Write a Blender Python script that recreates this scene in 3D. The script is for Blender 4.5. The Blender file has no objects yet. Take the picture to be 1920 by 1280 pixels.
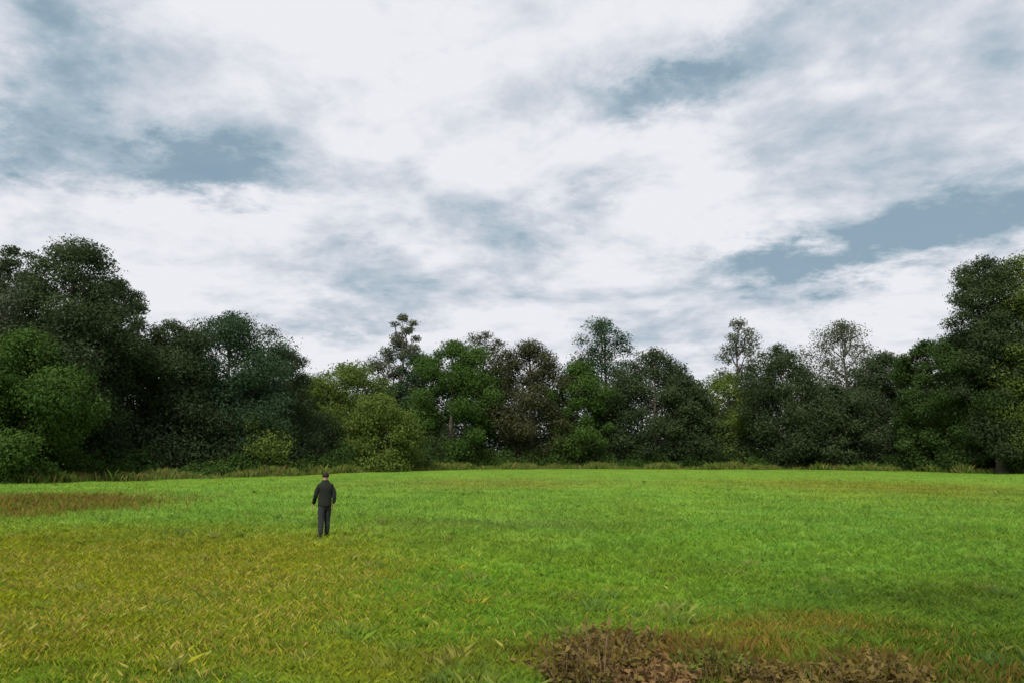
import bpy, bmesh, math, random
import numpy as np
from mathutils import Vector, Matrix
R = math.radians
S = bpy.context.scene
C = S.collection
# ------------------------------------------------------------------ camera
FW, FH, FPX = 1920.0, 1280.0, 1493.0
CAMZ, PITCH = 2.3, math.atan(205/1493.0)
cam = bpy.data.cameras.new('camera'); cam.sensor_width = 36; cam.lens = 36*FPX/FW
cam.clip_start = 0.05; cam.clip_end = 5000
co = bpy.data.objects.new('camera', cam); C.objects.link(co)
co.location = (0, 0, CAMZ); co.rotation_euler = (math.pi/2+PITCH, 0, 0)
S.camera = co
S.render.resolution_x, S.render.resolution_y = 1024, 682
def ray(px, py):
    x = (px-FW/2)/FPX; z = (FH/2-py)/FPX
    c, s = math.cos(PITCH), math.sin(PITCH)
    return Vector((x, c - z*s, s + z*c))
def gpt(px, py):                      # point of the level ground seen at a pixel
    d = ray(px, py); t = CAMZ/-d.z
    return (d.x*t, d.y*t)
def hat(py, dist, px=960):            # height of a thing at distance y whose top is at row py
    d = ray(px, py); return CAMZ + d.z/d.y*dist
def xat(px, py, dist):
    d = ray(px, py); return d.x/d.y*dist
# ------------------------------------------------------------------ sky, sun, exposure
SUN_EL, SUN_AZ = R(45), R(200)        # azimuth measured clockwise from +Y (behind left)
W = bpy.data.worlds.new('World'); S.world = W; W.use_nodes = True
nt = W.node_tree; nt.nodes.clear()
def N(nt, t, **k):
    n = nt.nodes.new(t)
    for a, b in k.items(): setattr(n, a, b)
    return n
def math_(nt, op, a, b=None, c=None, clamp=False):
    n = N(nt, 'ShaderNodeMath', operation=op, use_clamp=clamp)
    for i, v in enumerate((a, b, c)):
        if v is None: continue
        if isinstance(v, (int, float)): n.inputs[i].default_value = v
        else: nt.links.new(v, n.inputs[i])
    return n.outputs[0]
def mixc(nt, f, a, b):
    n = N(nt, 'ShaderNodeMix', data_type='RGBA')
    for i, v in ((0, f), (6, a), (7, b)):
        if isinstance(v, (int, float)): n.inputs[i].default_value = v
        elif isinstance(v, tuple): n.inputs[i].default_value = (*v, 1)
        else: nt.links.new(v, n.inputs[i])
    return n.outputs[2]
def smooth(nt, v, lo, hi, a=0.0, b=1.0):
    n = N(nt, 'ShaderNodeMapRange', interpolation_type='SMOOTHSTEP')
    nt.links.new(v, n.inputs[0])
    for i, q in enumerate((lo, hi, a, b)): n.inputs[i+1].default_value = q
    return n.outputs[0]
tc = N(nt, 'ShaderNodeTexCoord')
sep = N(nt, 'ShaderNodeSeparateXYZ'); nt.links.new(tc.outputs['Generated'], sep.inputs[0])
X, Y, Z = sep.outputs
zz = math_(nt, 'ADD', math_(nt, 'MAXIMUM', Z, 0.0), 0.22)
u = math_(nt, 'DIVIDE', X, zz); v = math_(nt, 'DIVIDE', Y, zz)
cmb = N(nt, 'ShaderNodeCombineXYZ'); nt.links.new(u, cmb.inputs[0]); nt.links.new(v, cmb.inputs[1])
def noise(vec, scale, det, rough, dist=0.0, loc=(0, 0, 0), sc=(1, 1, 1), rot=0):
    mp = N(nt, 'ShaderNodeMapping'); nt.links.new(vec, mp.inputs[0])
    mp.inputs['Location'].default_value = loc; mp.inputs['Scale'].default_value = sc; mp.inputs['Rotation'].default_value = (0, 0, rot)
    n = N(nt, 'ShaderNodeTexNoise'); nt.links.new(mp.outputs[0], n.inputs['Vector'])
    n.inputs['Scale'].default_value = scale; n.inputs['Detail'].default_value = det
    n.inputs['Roughness'].default_value = rough; n.inputs['Distortion'].default_value = dist
    return n.outputs[0]
n1 = noise(cmb.outputs[0], 1.6, 7, 0.55, 0.5, rot=0.3)
n2 = noise(cmb.outputs[0], 3.4, 8, 0.6, 0.3, loc=(7, 3, 0), rot=0.3)
nw = noise(cmb.outputs[0], 2.2, 4, 0.6, 0.0, loc=(3, 9, 1))
# big cloud openings, placed by direction (azimuth, elevation) of the sky dome
az = N(nt, 'ShaderNodeMath', operation='ARCTAN2'); nt.links.new(X, az.inputs[0]); nt.links.new(Y, az.inputs[1])
el = math_(nt, 'ARCSINE', Z)
n4 = noise(cmb.outputs[0], 7.5, 10, 0.66, 0.2, loc=(4, 1, 2), rot=0.3)
azw = math_(nt, 'ADD', az.outputs[0], math_(nt, 'MULTIPLY', math_(nt, 'SUBTRACT', n4, 0.5), 0.16))
nw2 = noise(cmb.outputs[0], 8.0, 10, 0.68, 0.2, loc=(1, 8, 5), rot=0.3)
elw = math_(nt, 'ADD', el, math_(nt, 'ADD', math_(nt, 'MULTIPLY', math_(nt, 'SUBTRACT', nw, 0.5), 0.05), math_(nt, 'MULTIPLY', math_(nt, 'SUBTRACT', nw2, 0.5), 0.11)))
def blob(px, py, wx, wy, tilt, amp):
    d = ray(px, py).normalized()
    a0, e0 = math.atan2(d.x, d.y), math.asin(d.z)
    da = math_(nt, 'SUBTRACT', azw, a0); de = math_(nt, 'SUBTRACT', elw, e0)
    ct, st = math.cos(tilt), math.sin(tilt)
    p = math_(nt, 'MULTIPLY_ADD', da, ct/(wx/FPX), math_(nt, 'MULTIPLY', de, st/(wx/FPX)))
    q = math_(nt, 'MULTIPLY_ADD', de, ct/(wy/FPX), math_(nt, 'MULTIPLY', da, -st/(wy/FPX)))
    r2 = math_(nt, 'ADD', math_(nt, 'MULTIPLY', p, p), math_(nt, 'MULTIPLY', q, q))
    return math_(nt, 'MULTIPLY', math_(nt, 'POWER', 2.718, math_(nt, 'MULTIPLY', r2, -1.0)), amp)
dark = None
for b in [(115, 110, 95, 170, 0.0, .75), (20, 275, 110, 50, .2, .42), (385, 322, 190, 46, .0, .95), (480, 265, 170, 55, .35, .38), (320, 250, 90, 50, .3, .25),
          (1215, 175, 150, 45, .15, .75), (1400, 105, 170, 50, .35, .35), (1640, 25, 120, 60, .3, .25), (1620, 462, 260, 55, .15, .95), (1850, 375, 170, 85, .15, .5),
          (1440, 500, 140, 32, 0, .42), (940, 470, 120, 60, -.4, .42), (740, 545, 130, 60, .1, .42), (1090, 380, 120, 30, .3, .32),
          (620, 600, 120, 30, .0, .3), (1740, 190, 300, 130, 0, .50), (1560, 60, 200, 80, .2, .2), (1270, 630, 200, 60, 0, .3), (340, 120, 160, 80, 0, .22),
          (950, 180, 120, 50, 0, .2), (620, 480, 120, 40, 0, .25), (640, 90, 130, 60, 0, -.2), (1330, 330, 200, 80, -.6, -.2), (1660, 570, 120, 70, 0, -.15), (900, 330, 140, 70, -.3, -.1)]:
    o = blob(*b); dark = o if dark is None else math_(nt, 'ADD', dark, o)
tex = math_(nt, 'MULTIPLY', math_(nt, 'SUBTRACT', n1, 0.5), 1.1)
tex = math_(nt, 'ADD', tex, math_(nt, 'MULTIPLY', math_(nt, 'SUBTRACT', n2, 0.5), 0.75))
n3 = noise(cmb.outputs[0], 9.0, 8, 0.62, 0.4, loc=(2, 5, 3), rot=0.3)
tex = math_(nt, 'ADD', tex, math_(nt, 'MULTIPLY', math_(nt, 'SUBTRACT', n3, 0.5), 0.6))
def nz(loc): return noise(cmb.outputs[0], 2.7, 7, 0.56, 0.35, loc=loc, rot=0.3)
rel = math_(nt, 'SUBTRACT', nz((5.0, 2.0, 0)), nz((5.05, 1.90, 0)))
tex = math_(nt, 'ADD', tex, math_(nt, 'MULTIPLY', rel, 1.5))
# away from the modelled view the noise alone breaks the cover
dk = math_(nt, 'ADD', math_(nt, 'ADD', dark, tex), 0.08)
ramp = N(nt, 'ShaderNodeValToRGB'); nt.links.new(dk, ramp.inputs[0])
cr = ramp.color_ramp; cr.interpolation = 'B_SPLINE'
cr.elements[0].position = 0.0; cr.elements[0].color = (.86, .87, .91, 1)
cr.elements[1].position = 1.0; cr.elements[1].color = (.25, .36, .45, 1)
for p, c in ((.22, (.74, .76, .82)), (.45, (.58, .63, .71)), (.72, (.40, .50, .58))):
    e = cr.elements.new(p); e.color = (*c, 1)
sky = N(nt, 'ShaderNodeTexSky', sky_type='NISHITA'); sky.sun_disc = False
sky.sun_elevation = SUN_EL; sky.sun_rotation = SUN_AZ; sky.air_density = 1.2; sky.dust_density = 2
skc = N(nt, 'ShaderNodeVectorMath', operation='SCALE'); nt.links.new(sky.outputs[0], skc.inputs[0]); skc.inputs[3].default_value = 0.10
open_ = smooth(nt, dk, 0.75, 1.5, 0.0, 0.3)
col = mixc(nt, open_, ramp.outputs[0], skc.outputs[0])
bg = N(nt, 'ShaderNodeBackground'); nt.links.new(col, bg.inputs[0]); bg.inputs[1].default_value = 1.0
wo = N(nt, 'ShaderNodeOutputWorld'); nt.links.new(bg.outputs[0], wo.inputs[0])
sl = bpy.data.lights.new('sun', 'SUN'); sl.energy = 4.35; sl.angle = R(10); sl.color = (1, .96, .88)
so = bpy.data.objects.new('sun', sl); C.objects.link(so)
sd = Vector((math.sin(SUN_AZ)*math.cos(SUN_EL), math.cos(SUN_AZ)*math.cos(SUN_EL), math.sin(SUN_EL)))
so.rotation_euler = sd.to_track_quat('Z', 'Y').to_euler(); so.location = sd*300
S.view_settings.view_transform = 'Standard'; S.view_settings.look = 'None'
S.view_settings.exposure = 0.0; S.view_settings.gamma = 1; S.view_settings.use_curve_mapping = False

# ------------------------------------------------------------------ helpers
rng = np.random.default_rng(11); random.seed(11)
def tag(o, label=None, cat=None, group=None, kind=None):
    for k, q in (('label', label), ('category', cat), ('group', group), ('kind', kind)):
        if q: o[k] = q
    return o
def mesh_np(name, V, F, mat, parent=None, cols=None, smoothf=False):
    """V (n,3), F (m,k) all faces with k corners"""
    me = bpy.data.meshes.new(name); V = np.asarray(V, np.float32); F = np.asarray(F, np.int32)
    me.vertices.add(len(V)); me.vertices.foreach_set('co', V.ravel())
    k = F.shape[1]; me.loops.add(F.size); me.loops.foreach_set('vertex_index', F.ravel())
    me.polygons.add(len(F)); me.polygons.foreach_set('loop_start', np.arange(0, F.size, k, dtype=np.int32))
    me.polygons.foreach_set('loop_total', np.full(len(F), k, np.int32))
    if smoothf: me.polygons.foreach_set('use_smooth', np.ones(len(F), bool))
    me.update(calc_edges=True)
    if cols is not None:
        a = me.attributes.new('tint', 'FLOAT', 'FACE'); a.data.foreach_set('value', np.asarray(cols, np.float32))
    me.materials.append(mat)
    o = bpy.data.objects.new(name, me); C.objects.link(o)
    if parent: o.parent = parent
    return o
def empty(name, loc):
    o = bpy.data.objects.new(name, None); C.objects.link(o); o.location = loc; o.empty_display_size = .3; return o
def mat(name): 
    m = bpy.data.materials.new(name); m.use_nodes = True
    return m, m.node_tree, m.node_tree.nodes['Principled BSDF']
def leaf_mat(name, a, b, c, trans=0.25):
    m, t, p = mat(name)
    at = N(t, 'ShaderNodeAttribute', attribute_name='tint')
    r = N(t, 'ShaderNodeValToRGB'); t.links.new(at.outputs['Fac'], r.inputs[0])
    r.color_ramp.elements[0].color = (*a, 1); r.color_ramp.elements[1].color = (*c, 1)
    e = r.color_ramp.elements.new(.5); e.color = (*b, 1)
    t.links.new(r.outputs[0], p.inputs['Base Color'])
    p.inputs['Roughness'].default_value = .6; p.inputs['Specular IOR Level'].default_value = .10
    tr = N(t, 'ShaderNodeBsdfTranslucent'); t.links.new(r.outputs[0], tr.inputs[0])
    mx = N(t, 'ShaderNodeMixShader'); mx.inputs[0].default_value = trans
    t.links.new(p.outputs[0], mx.inputs[1]); t.links.new(tr.outputs[0], mx.inputs[2])
    t.links.new(mx.outputs[0], t.nodes['Material Output'].inputs[0])
    return m
def bark_mat(name, a, b):
    m, t, p = mat(name)
    g = N(t, 'ShaderNodeTexCoord'); mp = N(t, 'ShaderNodeMapping'); mp.inputs['Scale'].default_value = (6, 6, 1.2)
    t.links.new(g.outputs['Object'], mp.inputs[0])
    n = N(t, 'ShaderNodeTexNoise'); n.inputs['Scale'].default_value = 3; n.inputs['Detail'].default_value = 8
    t.links.new(mp.outputs[0], n.inputs['Vector'])
    r = N(t, 'ShaderNodeValToRGB'); t.links.new(n.outputs[0], r.inputs[0])
    r.color_ramp.elements[0].position = .3; r.color_ramp.elements[0].color = (*a, 1)
    r.color_ramp.elements[1].position = .7; r.color_ramp.elements[1].color = (*b, 1)
    t.links.new(r.outputs[0], p.inputs['Base Color']); p.inputs['Roughness'].default_value = .95
    bp = N(t, 'ShaderNodeBump'); bp.inputs['Strength'].default_value = .6; t.links.new(n.outputs[0], bp.inputs['Height'])
    t.links.new(bp.outputs[0], p.inputs['Normal'])
    return m
L = {
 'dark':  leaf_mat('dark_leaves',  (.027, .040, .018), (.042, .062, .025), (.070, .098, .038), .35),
 'green': leaf_mat('green_leaves', (.030, .066, .012), (.050, .100, .018), (.084, .145, .030), .38),
 'olive': leaf_mat('olive_leaves', (.060, .095, .018), (.100, .145, .026), (.155, .20, .044), .4),
 'deep':  leaf_mat('deep_green_leaves', (.022, .044, .011), (.038, .072, .016), (.064, .108, .026), .35),
 'pine':  leaf_mat('blue_green_leaves', (.020, .042, .020), (.034, .066, .030), (.056, .100, .046), .3),
 'grey':  leaf_mat('grey_leaves', (.050, .066, .034), (.085, .100, .058), (.130, .140, .090), .35),
 'brown': leaf_mat('bronze_leaves', (.032, .038, .015), (.050, .054, .022), (.075, .076, .034), .3),
}
BARK = bark_mat('bark', (.035, .028, .022), (.12, .10, .08))
def tube(pts, rads, k=7):
    V = []; F = []
    pts = [Vector(p) for p in pts]
    for i, p in enumerate(pts):
        d = (pts[min(i+1, len(pts)-1)]-pts[max(i-1, 0)]).normalized()
        a = d.orthogonal().normalized() if abs(d.z) < .99 else Vector((1, 0, 0))
        a = (Vector((1, 0, 0)) - d*d.x).normalized() if abs(d.x) < .9 else (Vector((0, 1, 0))-d*d.y).normalized()
        b = d.cross(a)
        for j in range(k):
            w = 2*math.pi*j/k
            V.append(p + (a*math.cos(w)+b*math.sin(w))*rads[i])
    for i in range(len(pts)-1):
        for j in range(k):
            F.append((i*k+j, i*k+(j+1) % k, (i+1)*k+(j+1) % k, (i+1)*k+j))
    return V, F
def leaves(cen, rad, n, size, r, flat=.75):
    """n leaf tufts around clump centres; cen (k,3) rad (k,)"""
    k = len(cen); w = rad**2; w = w/w.sum()
    idx = r.choice(k, n, p=w)
    d = r.normal(size=(n, 3)); d /= np.linalg.norm(d, axis=1)[:, None]
    rr = rad[idx]*(r.random(n)**.5)*(1+np.clip(.22*r.normal(size=n)*r.random(n), -.4, .3))
    P = cen[idx] + d*rr[:, None]*np.array([1, 1, flat])
    nr = d + r.normal(size=(n, 3))*.8 + np.array([0, 0, .35]); nr /= np.linalg.norm(nr, axis=1)[:, None]
    t = np.cross(nr, r.normal(size=(n, 3))); t /= np.linalg.norm(t, axis=1)[:, None]
    b = np.cross(nr, t)
    s = size*(.55+.9*r.random(n))[:, None]
    V = np.stack([P-t*s, P-b*s*.45+t*s*.1, P+t*s+nr*s*.15, P+b*s*.5-t*s*.05], 1).reshape(-1, 3)
    F = np.arange(4*n).reshape(-1, 4)
    ct = r.random(k)*.45
    tint = np.clip(ct[idx]+.3*r.random(n)+.12, 0, 1)
    return V, F, tint

def tree(x, y, h, w, kind, label, base=.06, seed=0, lean_=1.0, shape='round', nl=20000, leafs=.15, nc=60, tight=.62, name='tree', cat='tree', group='trees along the edge of the field'):
    r = np.random.default_rng(seed+5); root = empty(name, (x, y, 0)); tag(root, label, cat, group)
    root.rotation_euler.z = r.random()*6.28
    hb = h*base; hw = w/2
    lob = r.random(6)*6.28; lean = r.normal(size=2)*.05*h*lean_
    # leader paths: one trunk that forks into a few limbs, each carrying leaf clumps of very different size
    f = ((np.arange(nc)+r.random(nc))/nc); a = np.arange(nc)*2.399+r.random(nc)*1.2
    if shape == 'round': prof = np.sin(math.pi*np.clip(.16+.80*f, 0, 1))**.6
    elif shape == 'tall': prof = .45+.55*np.sin(math.pi*(f*.85+.1))
    elif shape == 'cone': prof = (1-f)**.75+.08
    else: prof = np.sqrt(np.clip(1-f*f*.93, 0, 1))
    prof = prof*(1+.16*np.sin(2*a+lob[0])*np.sin(5*f+lob[1])+.12*np.sin(3*a+lob[2]+4*f))
    q = (.25+.75*r.random(nc)**.6)*prof*hw*.86
    cen = np.stack([np.cos(a)*q+lean[0]*f, np.sin(a)*q+lean[1]*f, hb+(h-hb)*f*.95], 1)
    rad = np.maximum(w*(.09+.13*r.random(nc)**1.4)*(.55+.6*prof), .028*h)*(1.25 if shape == 'tall' else 1)
    rad[0:nc//6] *= 1.2; cen[-2:, :2] = lean*np.array([[.95], [.8]])
    cen[:, 2] = np.minimum(cen[:, 2], h-rad*.6)
    if base > .12: cen[:, 2] = np.maximum(cen[:, 2], hb+rad*.4)
    V, F, tint = leaves(cen, rad, int(nl), leafs, r, .62)
    V[:, 2] = np.maximum(V[:, 2], .02+.3*r.random(len(V)))
    mesh_np('crown', V, F, L[kind], root, tint)
    tv, tf = [], []
    def addt(p, rd, k):
        va, fb = tube(p, rd, k); o = len(tv); tv.extend(va); tf.extend([tuple(o+i for i in qq) for qq in fb])
    tr = max(.06, h*.019)
    px = [Vector((0, 0, -.15)), Vector((0, 0, h*.02))]; j = Vector((0, 0, 0))
    for i in range(1, 8):
        j += Vector((r.normal(), r.normal(), 0))*.012*h; px.append(Vector((j.x*(1-i/9)+lean[0]*i/8, j.y*(1-i/9)+lean[1]*i/8, h*.90*i/7)))
    addt(px, [tr*1.9, tr*1.25, tr, tr*.88, tr*.72, tr*.55, tr*.38, tr*.22, tr*.06], 9)
    for c in cen[::2]:
        z0 = max(h*.1, min(c[2]-.10*h, h*.75)); i = z0/(h*.92)*7+1; i0 = int(i)
        A = px[i0].lerp(px[min(i0+1, 8)], i-i0); B = Vector(c); m1 = A.lerp(B, .35)+Vector((r.normal()*.02*h, r.normal()*.02*h, -.01*h)); m2 = A.lerp(B, .7)+Vector((r.normal()*.01*h, 0, 0))
        k = tr*(.18+.3*r.random())
        addt([A, m1, m2, B], [k, k*.7, k*.45, k*.12], 5)
        for _ in range(2):
            e = B+Vector((r.normal(), r.normal(), .3*r.normal())).normalized()*.035*h; e.z = min(e.z, h*.98)
            addt([m2, m2.lerp(e, .5)+Vector((0, 0, .01*h)), e], [k*.35, k*.2, k*.06], 4)
    mesh_np('trunk', [tuple(p) for p in tv], tf, BARK, root, smoothf=True)
    return root

# ------------------------------------------------------------------ ground
def lin(r, g, b):
    f = lambda c: ((c/255+.055)/1.055)**2.4 if c > 10 else c/255/12.92
    return np.array([f(r), f(g), f(b)])
GAIN = 1.0
def rough(x, y, s, k=0):
    return (np.sin(x*1.7*s+k+1.9*np.sin(y*1.1*s+k))*np.sin(y*1.3*s+2*k+1.2*np.sin(x*.8*s))
            + .5*np.sin(x*4.1*s+y*2.3*s+k)*np.sin(y*3.7*s-x*1.9*s+k*3))/1.5
# growth of different colour in the meadow: (pixel it is seen at, half width, half depth in metres, colour, strength)
ZONES = [(60, 1120, 3.6, 4.5, (148, 150, 26), 1.0), (330, 1090, 2.5, 3.5, (144, 150, 28), .8), (-150, 1040, 9, 6, (140, 142, 28), 1.0),
         (480, 1180, 2.2, 1.6, (136, 148, 30), .7), (800, 1240, 2.0, .8, (138, 142, 36), .8), (60, 945, 3.6, 5.5, (118, 88, 36), .95),
         (-120, 945, 5, 7, (92, 84, 34), .9), (250, 1010, 3, 4, (118, 124, 26), .6), (1490, 1190, 1.3, .9, (136, 132, 44), .8), (1760, 1120, 1.8, 1.8, (84, 110, 32), .9),
         (1880, 1230, 1.6, 1.3, (84, 108, 26), 1.0), (940, 983, 3.2, 1.6, (100, 118, 46), .8), (930, 905, 9, 9, (112, 118, 40), .7),
         (1620, 912, 9, 11, (116, 118, 30), .8), (1150, 1210, 1.1, .9, (96, 78, 36), .9), (1600, 1270, 1.6, .45, (84, 70, 26), .9),
         (1250, 920, 9, 7, (110, 150, 46), .5), (380, 960, 5, 6, (110, 146, 48), .7), (1400, 1010, 3.5, 3.5, (104, 144, 42), .6), (950, 1080, 2.5, 3, (106, 145, 36), .7)]
def zone(x, y):
    c = np.tile(lin(108, 142, 44), (len(x), 1))*GAIN
    jx = x+.5*rough(x, y, .55, 1)+.16*rough(x, y, 2.2, 2); jy = y+.9*rough(x, y, .35, 3)+.25*rough(x, y, 1.7, 4)
    for zx, zy, wx, wy, colr, st in ZONES:
        gx_, gy_ = gpt(zx, zy); r2 = ((jx-gx_)/wx)**2+((jy-gy_)/wy)**2
        m_ = (st*np.clip(1.25*np.exp(-r2*.9), 0, 1))[:, None]
        c = c*(1-m_)+lin(*colr)*GAIN*m_
    v_ = 1+.12*rough(x, y, 1.3, 5)+.10*rough(x, y, .27, 6)+.08*rough(x, y, 3.1, 9)
    hue = .10*rough(x, y, .6, 8)+.06*rough(x, y, .13, 12)
    return np.clip(c*v_[:, None]*np.stack([1+hue, 1+0*hue, 1-hue], 1), .004, .9)
def gh(x, y):
    w_ = np.clip(1-(np.hypot(x, y)-60)/60, 0, 1)
    return w_*(.06*np.sin(x*.21+1)*np.cos(y*.17)+.03*np.sin(x*.7+y*.5)*np.cos(y*.6-x*.2)+.012*rough(x, y, 1.3, 2))
def col_attr(me, C3, dom):
    a = me.attributes.new('growth', 'FLOAT_COLOR', dom)
    a.data.foreach_set('color', np.concatenate([C3, np.ones((len(C3), 1))], 1).astype(np.float32).ravel())
m, t, p = mat('meadow_soil')
g = N(t, 'ShaderNodeNewGeometry'); ca = N(t, 'ShaderNodeAttribute', attribute_name='growth')
def tn(t, vec, sc, det, rough=.55):
    n = N(t, 'ShaderNodeTexNoise'); t.links.new(vec, n.inputs['Vector']); n.inputs['Scale'].default_value = sc
    n.inputs['Detail'].default_value = det; n.inputs['Roughness'].default_value = rough; return n.outputs[0]
b = tn(t, g.outputs['Position'], 9, 8, .7); b2 = tn(t, g.outputs['Position'], .5, 6, .6)
def scl(t, c, f):
    n = N(t, 'ShaderNodeVectorMath', operation='SCALE'); t.links.new(c, n.inputs[0])
    if isinstance(f, float): n.inputs[3].default_value = f
    else: t.links.new(f, n.inputs[3])
    return n.outputs[0]
c1 = scl(t, scl(t, ca.outputs['Color'], smooth(t, b, .3, .7, 1.05, .6)), smooth(t, b2, .35, .65, 1.06, .88))
t.links.new(c1, p.inputs['Base Color']); p.inputs['Roughness'].default_value = 1; p.inputs['Specular IOR Level'].default_value = .1
bp = N(t, 'ShaderNodeBump'); bp.inputs['Strength'].default_value = .4; bp.inputs['Distance'].default_value = .03; t.links.new(b, bp.inputs['Height']); t.links.new(bp.outputs[0], p.inputs['Normal'])
GROUND = m
xs = np.concatenate([np.linspace(-1800, -75, 14), np.linspace(-70, 70, 240), np.linspace(75, 1800, 14)])
ys = np.concatenate([np.linspace(-400, -10, 8), np.linspace(-8, 30, 120), np.linspace(30.6, 125, 130), np.linspace(135, 2600, 16)])
gx, gy = np.meshgrid(xs, ys)
nx, ny = len(xs), len(ys); ii = np.arange(nx*ny).reshape(ny, nx)
F = np.stack([ii[:-1, :-1], ii[:-1, 1:], ii[1:, 1:], ii[1:, :-1]], -1).reshape(-1, 4)
go = mesh_np('ground', np.stack([gx, gy, gh(gx, gy)], -1).reshape(-1, 3), F, GROUND, smoothf=True); tag(go, kind='structure')
col_attr(go.data, zone(gx.ravel(), gy.ravel()), 'POINT')

# ------------------------------------------------------------------ grass
def blade_mat(name, trans):
    m, t, p = mat(name); ca = N(t, 'ShaderNodeAttribute', attribute_name='growth')
    t.links.new(ca.outputs['Color'], p.inputs['Base Color']); p.inputs['Roughness'].default_value = .5; p.inputs['Specular IOR Level'].default_value = .25
    tr = N(t, 'ShaderNodeBsdfTranslucent'); t.links.new(ca.outputs['Color'], tr.inputs[0])
    mx = N(t, 'ShaderNodeMixShader'); mx.inputs[0].default_value = trans
    t.links.new(p.outputs[0], mx.inputs[1]); t.links.new(tr.outputs[0], mx.inputs[2]); t.links.new(mx.outputs[0], t.nodes['Material Output'].inputs[0])
    return m
BL = blade_mat('grass_blades', .4)
def blades(x, y, h, w, r, colr, lean=.5):
    n = len(x); z = gh(x, y)
    a = r.random(n)*6.283; lx = r.normal(size=n)*lean*h; ly = r.normal(size=n)*lean*h
    cx, sx = np.cos(a)*w, np.sin(a)*w
    V = np.stack([np.stack([x-cx, y-sx, z-.01], 1), np.stack([x+cx, y+sx, z-.01], 1),
                  np.stack([x+cx*.7+lx*.35, y+sx*.7+ly*.35, z+h*.6], 1), np.stack([x+lx, y+ly, z+h*.95], 1)], 1).reshape(-1, 3)
    return V, colr
def sward(n, dmin, dmax, seed):
    r = np.random.default_rng(seed)
    inv = r.uniform(1/dmax, 1/dmin, n); y = 1/inv
    px = r.uniform(-300, 2220, n); x = (px-960)/FPX*y
    # near the camera half of the blades gather in tufts
    k = (r.random(n) < .55*np.clip((34-y)/14, 0, 1)); cell = .31
    u_ = x*.79-y*.613; v_ = x*.613+y*.79
    tx = np.floor(u_/cell); ty = np.floor(v_/cell)
    hx = np.modf(np.abs(np.sin(tx*12.99+ty*78.23)*43758.5))[0]; hy = np.modf(np.abs(np.sin(tx*39.3+ty*11.1)*24634.6))[0]
    uu = (tx-.2+1.4*hx)*cell+r.normal(size=n)*cell*.22; vv = (ty-.2+1.4*hy)*cell+r.normal(size=n)*cell*.22
    x = np.where(k, uu*.79+vv*.613, x); y = np.maximum(np.where(k, -uu*.613+vv*.79, y), 5)
    sc = np.clip(y/9, 1, 4.5); tall = np.where(k, .8+.9*hx, 1)
    rg = np.clip(rough(x, y, .5, 3), -1, 1)
    h = .048*(.5+r.random(n))*tall*np.sqrt(sc)*(1+.35*rg)
    c = zone(x, y)*(.82+.42*r.random(n))[:, None]*(1+.10*np.where(k, hy-.5, 0))[:, None]
    mx_ = r.random(n); c[mx_ < .10] = c[mx_ < .10]*.45+lin(176, 172, 104)*.34; h[mx_ < .10] *= .7; c[mx_ > .80] = c[mx_ > .80]*np.array([.62, .74, .9])
    fine = rough(x, y, 5.1, 4)+.6*rough(x, y, 11.3, 1); c = c*(1+.14*fine)[:, None]
    return blades(x, y, h, .0027*sc, r, c)
V, cc = sward(820000, 6.0, 100, 3)
o = mesh_np('grass', V, np.arange(len(V)).reshape(-1, 4), BL); col_attr(o.data, cc, 'FACE')
tag(o, 'short bright green meadow grass covering the open field', 'grass', kind='stuff')
# uneven taller tufts and low weeds scattered over the field
r = np.random.default_rng(77); T_ = 1500; ty = 1/r.uniform(1/75, 1/6.5, T_); tx = (r.uniform(-250, 2170, T_)-960)/FPX*ty
kp = rough(tx, ty, .4, 7)+r.normal(size=T_)*.4 > .1; tx, ty = tx[kp], ty[kp]; T_ = len(tx)
nb = 46; ht = .07+.13*r.random(T_)**1.8; tr_ = .05+.10*r.random(T_)
x = np.repeat(tx, nb)+r.normal(size=T_*nb)*np.repeat(tr_, nb); y = np.repeat(ty, nb)+r.normal(size=T_*nb)*np.repeat(tr_, nb)
tc_ = np.array([lin(96, 136, 48), lin(118, 140, 52), lin(84, 122, 40), lin(136, 140, 70), lin(100, 128, 60), lin(150, 142, 86), lin(88, 116, 66)])[np.repeat(r.integers(0, 7, T_), nb)]
c = (.5*tc_+.5*zone(x, y))*(.75+.45*r.random(T_*nb))[:, None]
V, c = blades(x, y, np.repeat(ht, nb)*(.5+.7*r.random(T_*nb)), .0021*np.clip(y/9, 1, 4), r, c, .45)
o = mesh_np('grass_tufts', V, np.arange(len(V)).reshape(-1, 4), BL); col_attr(o.data, c, 'FACE'); tag(o, 'taller uneven tufts scattered through the short meadow grass', 'grass', kind='stuff')
# longer yellow growth in the left foreground and at the far left, thin seed stalks
def patch(n, px, py, wx, wy, hh, cols, name, label, seed, w=.004, cat='grass', lean=.28):
    r = np.random.default_rng(seed); cx, cy = gpt(px, py)
    x = cx+r.normal(size=n)*wx; y = cy+r.normal(size=n)*wy
    dens = rough(x, y, .9, seed)+.6*rough(x, y, 2.6, seed+1)+r.normal(size=n)*.35; k = (dens > -.15) & (y > 6.2); x, y = x[k], y[k]
    h = hh*(.35+.8*r.random(len(x)))*(.75+.35*np.clip(dens[k], 0, 1.4)); pick = r.integers(0, len(cols), len(x))
    c = np.array([lin(*q) for q in cols])[pick]*(.75+.5*r.random(len(x)))[:, None]
    V, c = blades(x, y, h, w*np.clip(y/9, 1, 3), r, c, lean)
    o = mesh_np(name, V, np.arange(len(V)).reshape(-1, 4), BL); col_attr(o.data, c, 'FACE'); tag(o, label, cat, kind='stuff')
YEL = [(160, 158, 40), (148, 154, 36), (128, 144, 36), (172, 166, 84), (112, 132, 34), (142, 132, 50), (96, 122, 32), (166, 146, 70)]
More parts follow.
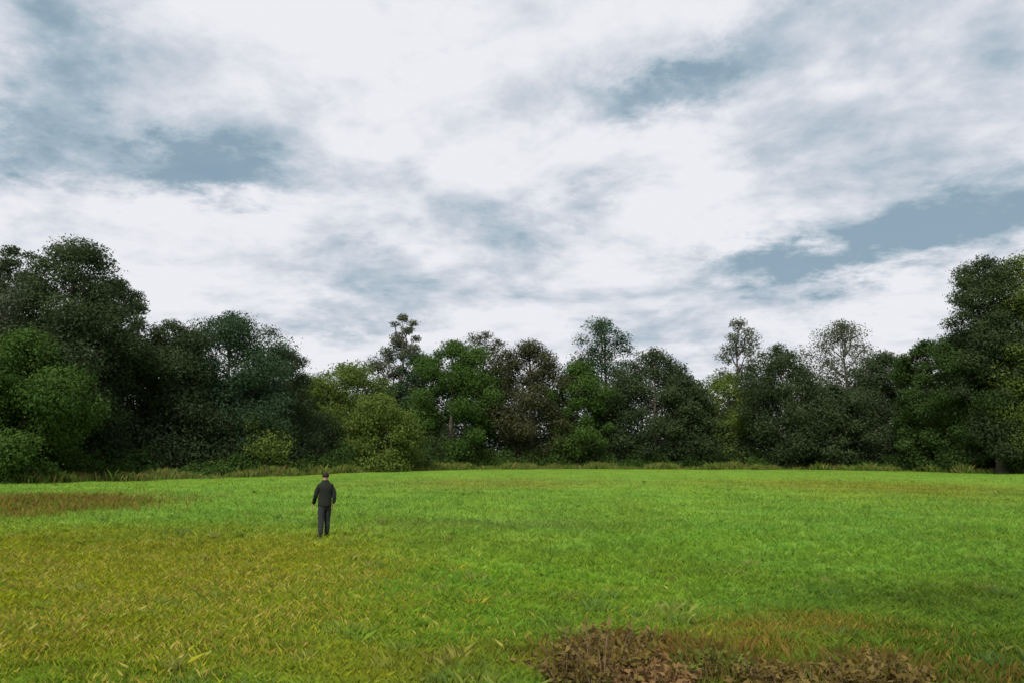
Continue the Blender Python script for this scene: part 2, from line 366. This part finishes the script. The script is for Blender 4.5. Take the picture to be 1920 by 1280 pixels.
patch(130000, 60, 1120, 2.5, 3.4, .13, YEL, 'long_grass', 'longer yellow olive grass filling the left foreground', 21, w=.0015, lean=.45)
patch(34000, 480, 1140, 2.2, 2.4, .12, YEL, 'long_grass', 'thin scatter of yellow olive grass at the edge of the left foreground', 22, w=.0023, lean=.5)
BRN = [(120, 96, 46), (108, 96, 38), (132, 112, 52), (100, 116, 34), (96, 124, 34), (124, 116, 40)]
patch(26000, 10, 950, 2.6, 3.6, .30, BRN, 'dry_growth', 'brownish dry growth at the left edge before the dark trees', 23, cat='dry growth')
patch(12000, 1480, 1195, .9, .7, .12, [(150, 130, 60), (128, 118, 40), (138, 114, 50), (104, 126, 30)], 'dry_growth', 'thin tan dry grass right of the brown clump at the bottom', 24, cat='dry growth')

# ------------------------------------------------------------------ trees
KD = 2.3/1.6
def T(px, top, dist, wpx, kind, label, **k):
    dist = dist*KD; x = xat(px, top, dist); h = hat(top, dist, px); w = wpx/FPX*dist
    return tree(x, dist, h, w, kind, label, seed=int(px*3+top), **k)
LW = dict(leafs=.12, nl=52000)
def lw(**k): d = dict(LW); d.update(k); return d
trees = [
 # px, top, dist, width px, kind, label
 (-45, 440, 44, 300, 'grey', 'pale thin crowned tree cut by the left edge of the picture', lw(nl=16000, nc=40, base=.2)),
 (130, 446, 47, 300, 'dark', 'tallest dark tree of the left wood with a broad rounded top', lw(nl=70000, nc=80)),
 (55, 610, 42, 250, 'green', 'lower leafy green tree in front of the tall dark trees at the left edge', lw(nl=50000, base=.02)),
 (25, 452, 51, 210, 'dark', 'dark tree filling behind the pale thin crown at the left edge', lw(nl=40000, nc=60, base=.15)),
 (215, 515, 51, 190, 'dark', 'dark tree on the falling shoulder right of the tallest left tree', lw(nl=40000)),
 (320, 597, 53, 220, 'dark', 'dark tree in the dip between the two high parts of the left wood', lw(nl=40000)),
 (430, 580, 56, 270, 'pine', 'wide domed blue green tree left of the field', lw(nl=56000, nc=75)),
 (528, 645, 60, 190, 'dark', 'smaller dark tree at the right end of the left wood', lw(nl=34000)),
 (470, 770, 55, 190, 'olive', 'low olive shrub at the foot of the domed blue green tree', lw(nl=16000, base=0, shape='mound', name='shrub', cat='shrub')),
 (640, 678, 70, 210, 'olive', 'low yellowish olive tree right of the left wood', dict(nl=30000, base=0)),
 (575, 700, 68, 150, 'olive', 'olive tree tucked against the right end of the left wood', dict(nl=20000, base=0)),
 (712, 735, 64, 160, 'olive', 'olive shrub at the foot of the thin lone crown', dict(nl=18000, base=0, name='shrub', cat='shrub', shape='mound')),
 (752, 584, 82, 95, 'grey', 'thin sparse crown rising alone left of centre', dict(nl=12000, base=.3, shape='tall', nc=34)),
 (768, 655, 79, 120, 'pine', 'slim blue green tree below the thin lone crown', dict(nl=18000)),
 (845, 630, 75, 190, 'green', 'bright green leafy tree left of the dark bronze tree', dict(nl=48000, base=.02)),
 (905, 615, 88, 140, 'brown', 'sparse brownish crown behind the bright green tree', dict(nl=11000, base=.3, nc=44)),
 (1000, 636, 77, 190, 'brown', 'dark bronze tree at the centre of the tree line', dict(nl=34000)),
 (1078, 672, 76, 140, 'green', 'lower green tree just right of the dark bronze tree', dict(nl=20000)),
 (1140, 590, 81, 125, 'pine', 'narrow grey green tree standing tallest right of centre', dict(nl=20000, shape='tall')),
 (1222, 648, 77, 180, 'dark', 'broad dark tree sloping down on its right side', dict(nl=32000)),
 (1298, 700, 75, 130, 'dark', 'low dark tree before the dip in the tree line', dict(nl=18000)),
 (1378, 595, 86, 92, 'grey', 'pale see-through crown standing free above the tree line', dict(nl=6500, base=.3, shape='tall', nc=34)),
 (1375, 695, 78, 150, 'olive', 'olive tree below the pale see-through crown', dict(nl=20000, base=.02)),
 (1478, 640, 73, 170, 'dark', 'dark round tree left of the pale grey crown', dict(nl=30000)),
 (1585, 594, 85, 180, 'grey', 'pale grey crown showing above and between two dark trees', dict(nl=15000, base=.25, nc=50)),
 (1662, 655, 73, 160, 'dark', 'dark round tree below the bright break in the clouds', dict(nl=28000)),
 (1570, 715, 71, 150, 'dark', 'low dark tree in front of the pale grey crown', dict(nl=20000)),
 (1745, 632, 64, 150, 'deep', 'lower tree stepping up to the tall trees on the right', dict(nl=30000, base=.02)),
 (1845, 474, 58, 165, 'dark', 'tall dark narrow tree near the right edge of the picture', lw(nl=64000, shape='tall', nc=90, lean_=0)),
 (1835, 610, 60, 200, 'deep', 'leafy green tree in front of the tall trees on the right', lw(nl=52000, base=.02)),
 (1935, 452, 57, 220, 'olive', 'tall olive green tree cut by the right edge of the picture', lw(nl=56000, nc=80, lean_=0)),
]
for a in trees: T(*a[:6], **{**a[6], 'nl': int(a[6].get('nl', 20000)*1.5)})
# edge of the wood: undergrowth in one continuous mass, and the deeper wood behind
EDGE = np.array([(-500, 60), (0, 61), (130, 64), (300, 68), (450, 74), (560, 80), (700, 92), (900, 106), (1100, 108), (1300, 106), (1500, 104), (1700, 96), (1800, 88), (2400, 80)], float)
def mass(n, off, depth, hf, size, kind, name, label, seed, cat):
    r = np.random.default_rng(seed); px = r.uniform(-500, 2400, n)
    d = np.interp(px, EDGE[:, 0], EDGE[:, 1]); dd = off+depth*r.random(n)**1.3; y = d+dd
    x = (px-960)/FPX*y
    hm = hf(x, px, y); f = dd-off; prof = np.sqrt(np.clip(f/(depth*.35)+.12, 0, 1)); z = r.random(n)**.75*hm*prof*(.8+.35*np.abs(rough(x, y, .5, seed)))
    P = np.stack([x, y, z], 1)
    nr = r.normal(size=(n, 3))+np.array([0, -.5, .6]); nr /= np.linalg.norm(nr, axis=1)[:, None]
    t = np.cross(nr, r.normal(size=(n, 3))); t /= np.linalg.norm(t, axis=1)[:, None]; bb = np.cross(nr, t)
    s = size*(.5+.9*r.random(n))[:, None]
    V = np.stack([P-t*s, P-bb*s*.45, P+t*s, P+bb*s*.5], 1).reshape(-1, 3); V[:, 2] = np.maximum(V[:, 2], 0)
    tint = np.clip(.35+.3*rough(x, y, .22, seed+2)+.35*(r.random(n)-.5), 0, 1)
    o = mesh_np(name, V, np.arange(4*n).reshape(-1, 4), L[kind], cols=tint); tag(o, label, cat, kind='stuff')
mass(90000, -1.5, 7, lambda x, px, y: np.maximum(.6, (2.3+1.9*rough(x, x*0+3, .35, 1)+1.1*rough(x, x*0, 1.1, 4))*np.where((px > 1430) & (px < 1700), .55, 1)), .13, 'green', 'undergrowth', 'low tangled undergrowth along the foot of the trees', 31, 'undergrowth')
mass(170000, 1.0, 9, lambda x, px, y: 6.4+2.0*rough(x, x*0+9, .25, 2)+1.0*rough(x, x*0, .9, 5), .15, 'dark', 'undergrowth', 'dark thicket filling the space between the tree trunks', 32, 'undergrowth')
WR = np.array([(-500, 560), (0, 560), (150, 560), (300, 650), (560, 735), (640, 740), (760, 700), (900, 690), (1050, 690), (1200, 700), (1310, 738), (1450, 705), (1700, 705), (1800, 650), (2400, 600)], float)
def wood_top(x, px, y):
    row = np.interp(px, WR[:, 0], WR[:, 1]); t_ = (205-(row-640))/FPX       # rise of the wood's top over eye level
    return np.maximum(CAMZ+t_*y*1.02, 4)*(1+.10*rough(x, x*0+5, .12, 3)+.07*rough(x, y, .5, 6))
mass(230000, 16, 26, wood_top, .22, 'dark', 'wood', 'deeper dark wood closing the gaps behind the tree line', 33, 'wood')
# rough fringe where the field meets the wood
r = np.random.default_rng(41); n = 60000; px = r.uniform(-400, 2300, n); d = np.interp(px, EDGE[:, 0], EDGE[:, 1])-2.2+r.normal(size=n)*.9+1.3*rough(px/30, px*0+1, .5, 3)
x = (px-960)/FPX*d; rg = rough(x, d, .4, 2); h = np.clip(.5+.65*rg, .10, 1.3)*(.5+.7*r.random(n))
c = np.array([lin(96, 122, 44), lin(120, 128, 60), lin(84, 108, 40), lin(130, 118, 70)])[r.integers(0, 4, n)]*(.7+.5*r.random(n))[:, None]
V, c = blades(x, d, h, .022, r, c, .3)
o = mesh_np('long_grass', V, np.arange(len(V)).reshape(-1, 4), BL); col_attr(o.data, c, 'FACE'); tag(o, 'unmown fringe of longer grass where the field meets the wood', 'grass', kind='stuff')

# ------------------------------------------------------------------ brown clumps at the bottom edge
BW = {'rust': leaf_mat('rust_leaves', (.14, .085, .03), (.22, .13, .05), (.34, .20, .09), .35),
      'umber': leaf_mat('umber_leaves', (.080, .060, .018), (.15, .110, .028), (.24, .18, .055), .35),
      'moss': leaf_mat('drab_leaves', (.075, .10, .016), (.12, .14, .022), (.17, .18, .04), .35)}
STEM = bark_mat('dry_stem', (.09, .055, .03), (.20, .13, .07))
def clump(px, py, wpx, h, kind, label, seed, nst=46, depth=.45):
    x, y = gpt(px, py); w = wpx/FPX*y/2; r = np.random.default_rng(seed)
    root = empty('dry_plant', (x, y, float(gh(np.array([x]), np.array([y]))[0]))); tag(root, label, 'plant', 'brown dry plants at the bottom edge')
    tv, tf, cen = [], [], []
    for i in range(nst):
        a = r.random()*6.28; q = r.random()**.5; bx, by = math.cos(a)*q*w*.8, math.sin(a)*q*depth*.8
        hh = h*(1-.45*q*q)*(.45+.75*r.random()); lx, ly = bx*.25+r.normal()*.10*h, by*.25+r.normal()*.10*h
        pts = [(bx, by, -.03), (bx+lx*.2, by+ly*.2, hh*.4), (bx+lx*.6, by+ly*.6, hh*.75), (bx+lx*1.2, by+ly*1.2, hh)]
        va, fb = tube(pts, [.008, .007, .005, .002], 5); o = len(tv); tv += va; tf += [tuple(o+j for j in f) for f in fb]
        for k in range(7):
            f = .15+.85*k/6; j = min(int(f*3), 2); A = Vector(pts[j]).lerp(Vector(pts[j+1]), f*3-j); cen.append(tuple(A))
            e = A+Vector((r.normal(), r.normal(), .4))*.055; va, fb = tube([A, A.lerp(e, .5)+Vector((0, 0, .006)), e], [.002, .0016, .0008], 4); o = len(tv); tv += va; tf += [tuple(o+j for j in f_) for f_ in fb]; cen.append(tuple(e))
    cen = np.array(cen); V, F, tint = leaves(cen, np.full(len(cen), .035), nst*19, .038, r, .9)
    tip = cen[6::14][:, :]; V2, F2, t2 = leaves(np.concatenate([tip, tip-[0, 0, .03], tip-[0, 0, .06]]), np.full(len(tip)*3, .016), nst*22, .010, r, 1.3)
    F2 = F2+len(V); V = np.concatenate([V, V2]); F = np.concatenate([F, F2]); tint = np.concatenate([tint, t2*.5])
    V[:, 2] = np.maximum(V[:, 2], .005)
    mesh_np('stem', [tuple(v) for v in tv], tf, STEM, root, smoothf=True); mesh_np('foliage', V, F, BW[kind], root, tint)
clump(1120, 1300, 230, .60, 'umber', 'dark brown dry plant at the bottom edge just right of centre', 51, 56, .4)
clump(1175, 1240, 230, .34, 'umber', 'low brown plant set back behind the bottom edge right of centre', 52, 60, .5)
clump(1215, 1320, 160, .40, 'rust', 'reddish tan dry plant lowest at the bottom edge', 53, 44)
clump(1320, 1285, 170, .32, 'moss', 'drab olive plant beside the reddish tan one', 54, 40)
clump(1480, 1325, 230, .34, 'umber', 'dark brown plant left in the brown strip at the lower right', 55, 50)
clump(1640, 1315, 220, .38, 'umber', 'dark brown plant right in the brown strip at the lower right', 56, 50)
patch(12000, 1190, 1240, .40, .36, .26, [(110, 84, 40), (96, 84, 34), (126, 104, 52), (90, 100, 34)], 'dry_growth', 'dry brown grass stalks round the brown plants right of centre', 25, cat='dry growth', w=.0028)
patch(12000, 1580, 1270, .75, .25, .26, [(100, 84, 36), (90, 84, 34), (120, 104, 46), (84, 100, 30)], 'dry_growth', 'dry brown grass stalks in the strip at the lower right', 26, cat='dry growth', w=.0028)

# ------------------------------------------------------------------ person standing on the field
def cmat(name, colr, rgh=.8, sc=60):
    m, t, p = mat(name); g = N(t, 'ShaderNodeTexCoord'); n = N(t, 'ShaderNodeTexNoise'); n.inputs['Scale'].default_value = sc; n.inputs['Detail'].default_value = 4
    t.links.new(g.outputs['Object'], n.inputs['Vector'])
    c = mixc(t, n.outputs[0], tuple(v*.75 for v in colr), tuple(v*1.25 for v in colr)); t.links.new(c, p.inputs['Base Color']); p.inputs['Roughness'].default_value = rgh; p.inputs['Specular IOR Level'].default_value = .15
    bp = N(t, 'ShaderNodeBump'); bp.inputs['Strength'].default_value = .25; bp.inputs['Distance'].default_value = .004; t.links.new(n.outputs[0], bp.inputs['Height']); t.links.new(bp.outputs[0], p.inputs['Normal'])
    return m
def skinned(name, nodes, edges, m_, parent, root=0, sub=2):
    """nodes: (x,y,z,rx,ry)"""
    me = bpy.data.meshes.new(name); me.from_pydata([q[:3] for q in nodes], edges, [])
    o = bpy.data.objects.new(name, me); C.objects.link(o)
    sk = o.modifiers.new('s', 'SKIN'); sk.use_smooth_shade = True; 
    if not me.skin_vertices: me.skin_vertices.new()
    for i, q in enumerate(nodes):
        me.skin_vertices[0].data[i].radius = (q[3], q[4] if len(q) > 4 else q[3]); me.skin_vertices[0].data[i].use_root = (i == root)
    ss = o.modifiers.new('b', 'SUBSURF'); ss.levels = ss.render_levels = sub
    bpy.context.view_layer.update(); dg = bpy.context.evaluated_depsgraph_get()
    me2 = bpy.data.meshes.new_from_object(o.evaluated_get(dg)); o.modifiers.clear(); o.data = me2; me2.name = name
    me2.materials.clear(); me2.materials.append(m_); o.parent = parent
    for q in me2.polygons: q.use_smooth = True
    return o
SKIN = cmat('skin', (.42, .24, .16), .55); JK = cmat('jacket_cloth', (.014, .017, .013), .85); TR = cmat('trouser_cloth', (.024, .027, .028), .9)
HR = cmat('hair', (.020, .014, .010), .6, 120); SH = cmat('shoe_leather', (.02, .017, .014), .5)
pxx, pyy = gpt(607, 1008)
P = empty('person', (pxx, pyy, float(gh(np.array([pxx]), np.array([pyy]))[0]))); P.rotation_euler.z = R(28)
tag(P, 'person in dark clothes standing alone on the grass left of centre', 'person')
# figure faces +Y (away from the camera); weight on the left leg, right leg half a step forward
J = [(0, 0, .95, .105, .08), (0, .0, 1.08, .12, .085), (0, -.005, 1.24, .115, .080), (0, 0, 1.36, .085, .065), (0, .01, 1.47, .062, .060), (0, .02, 1.53, .060, .066), (0, .025, 1.60, .092, .108), (0, .025, 1.69, .080, .098)]
E = [(i, i+1) for i in range(7)]
def add(parent, pts, J=J, E=E):
    for q in pts: J.append(q); E.append((parent, len(J)-1)); parent = len(J)-1
    return parent
for s in (-1, 1):
    f = .14 if s > 0 else -.04
    add(0, [(s*.085, .0+f*.1, .84, .075, .075), (s*.10, f*.65, .50, .055, .055), (s*.105, f*.8-.03, .33, .052, .05), (s*.105, f*1.0-.03, .10, .035, .035), (s*.11, f*1.0+.02, .045, .035, .03), (s*.12, f*1.0+.12, .03, .03, .02)])
    g_ = -.07 if s > 0 else .11
    h_ = add(3, [(s*.16, 0, 1.345, .045, .045), (s*.215, g_*.3, 1.27, .045, .045), (s*.235, g_*.6-.01, 1.12, .037, .037), (s*.24, g_*1.2+.05, .98, .032, .03), (s*.235, g_*1.5+.10, .88, .024, .022), (s*.233, g_*1.6+.115, .82, .016, .034)])
    b_ = (s*.233, g_*1.6+.115, .82)
    for k, ln in enumerate((.060, .072, .078, .070)):
        oy = (1.5-k)*-.019
        add(h_, [(b_[0], b_[1]+oy+.0, b_[2]-.035, .009), (b_[0]-s*.006, b_[1]+oy+.004, b_[2]-.035-ln*.55, .0085), (b_[0]-s*.018, b_[1]+oy+.006, b_[2]-.035-ln, .007)])
    add(h_-1, [(b_[0]-s*.008, b_[1]+.032, b_[2]+.012, .011), (b_[0]-s*.014, b_[1]+.046, b_[2]-.022, .009)])
body = skinned('body', J, E, SKIN, P, sub=2)
# face: pull a nose, brow and chin out of the head, and ears at its sides
for v_ in body.data.vertices:
    c_ = v_.co
    if c_.z > 1.52 and c_.y > .03:
        c_.y += .022*math.exp(-((c_.x/.013)**2+((c_.z-1.605)/.02)**2)) - .008*math.exp(-(((abs(c_.x)-.03)/.014)**2+((c_.z-1.63)/.012)**2)) + .010*math.exp(-((c_.x/.03)**2+((c_.z-1.545)/.018)**2))
    if c_.z > 1.52: c_.x += math.copysign(.014, c_.x)*math.exp(-(((c_.y-.01)/.014)**2+((c_.z-1.61)/.025)**2))*(abs(c_.x) > .045)
hn = [(0, .010, 1.62, .100, .112), (0, .015, 1.685, .096, .108), (0, .02, 1.735, .066, .080)]
hair = skinned('hair', [(0, -.004, 1.575, .084, .088)]+[(a_, b_-.006, c_, d_, e_) for a_, b_, c_, d_, e_ in hn], [(0, 1), (1, 2), (2, 3)], HR, P)
for v_ in hair.data.vertices:
    if v_.co.y > .045 and v_.co.z < 1.675: v_.co.y = .045
jn = [(0, 0, .76, .205, .165), (0, 0, .90, .205, .16), (0, 0, 1.10, .195, .15), (0, -.005, 1.26, .20, .15), (0, 0, 1.37, .175, .13), (0, .004, 1.435, .14, .12), (0, .008, 1.485, .105, .105), (0, .012, 1.53, .098, .10)]
je = [(i, i+1) for i in range(7)]
for s in (-1, 1):
    g_ = -.07 if s > 0 else .11
    add(4, [(s*.165, 0, 1.36, .082, .082), (s*.215, g_*.3, 1.25, .072, .072), (s*.238, g_*.6-.01, 1.10, .064, .064), (s*.24, g_*1.2+.05, .97, .054, .054), (s*.235, g_*1.5+.09, .89, .048, .048)], jn, je)
skinned('jacket', jn, je, JK, P, sub=2)
tn_ = [(0, 0, 1.02, .16, .125), (0, 0, .90, .16, .13)]; te = [(0, 1)]
for s in (-1, 1):
    f = .14 if s > 0 else -.04
    add(1, [(s*.092, f*.1, .80, .11, .11), (s*.10, f*.65, .50, .088, .088), (s*.105, f*.8-.03, .30, .076, .076), (s*.107, f*1.0-.03, .09, .066, .07)], tn_, te)
    skinned('shoe', [(s*.107, f-.065, .06, .055, .06), (s*.11, f+.0, .07, .058, .065), (s*.118, f+.09, .05, .056, .045), (s*.126, f+.17, .04, .048, .034)], [(0, 1), (1, 2), (2, 3)], SH, P, root=1)
skinned('trousers', tn_, te, TR, P, sub=2)
for o in P.children:
    if o.name.startswith(('jacket', 'trousers')):
        for v_ in o.data.vertices:
            c_ = v_.co; n_ = v_.normal
            v_.co = c_+n_*(.0035*math.sin(c_.z*34+c_.x*21+2*math.sin(c_.y*30))+.0025*math.sin(c_.z*71-c_.x*33+1))
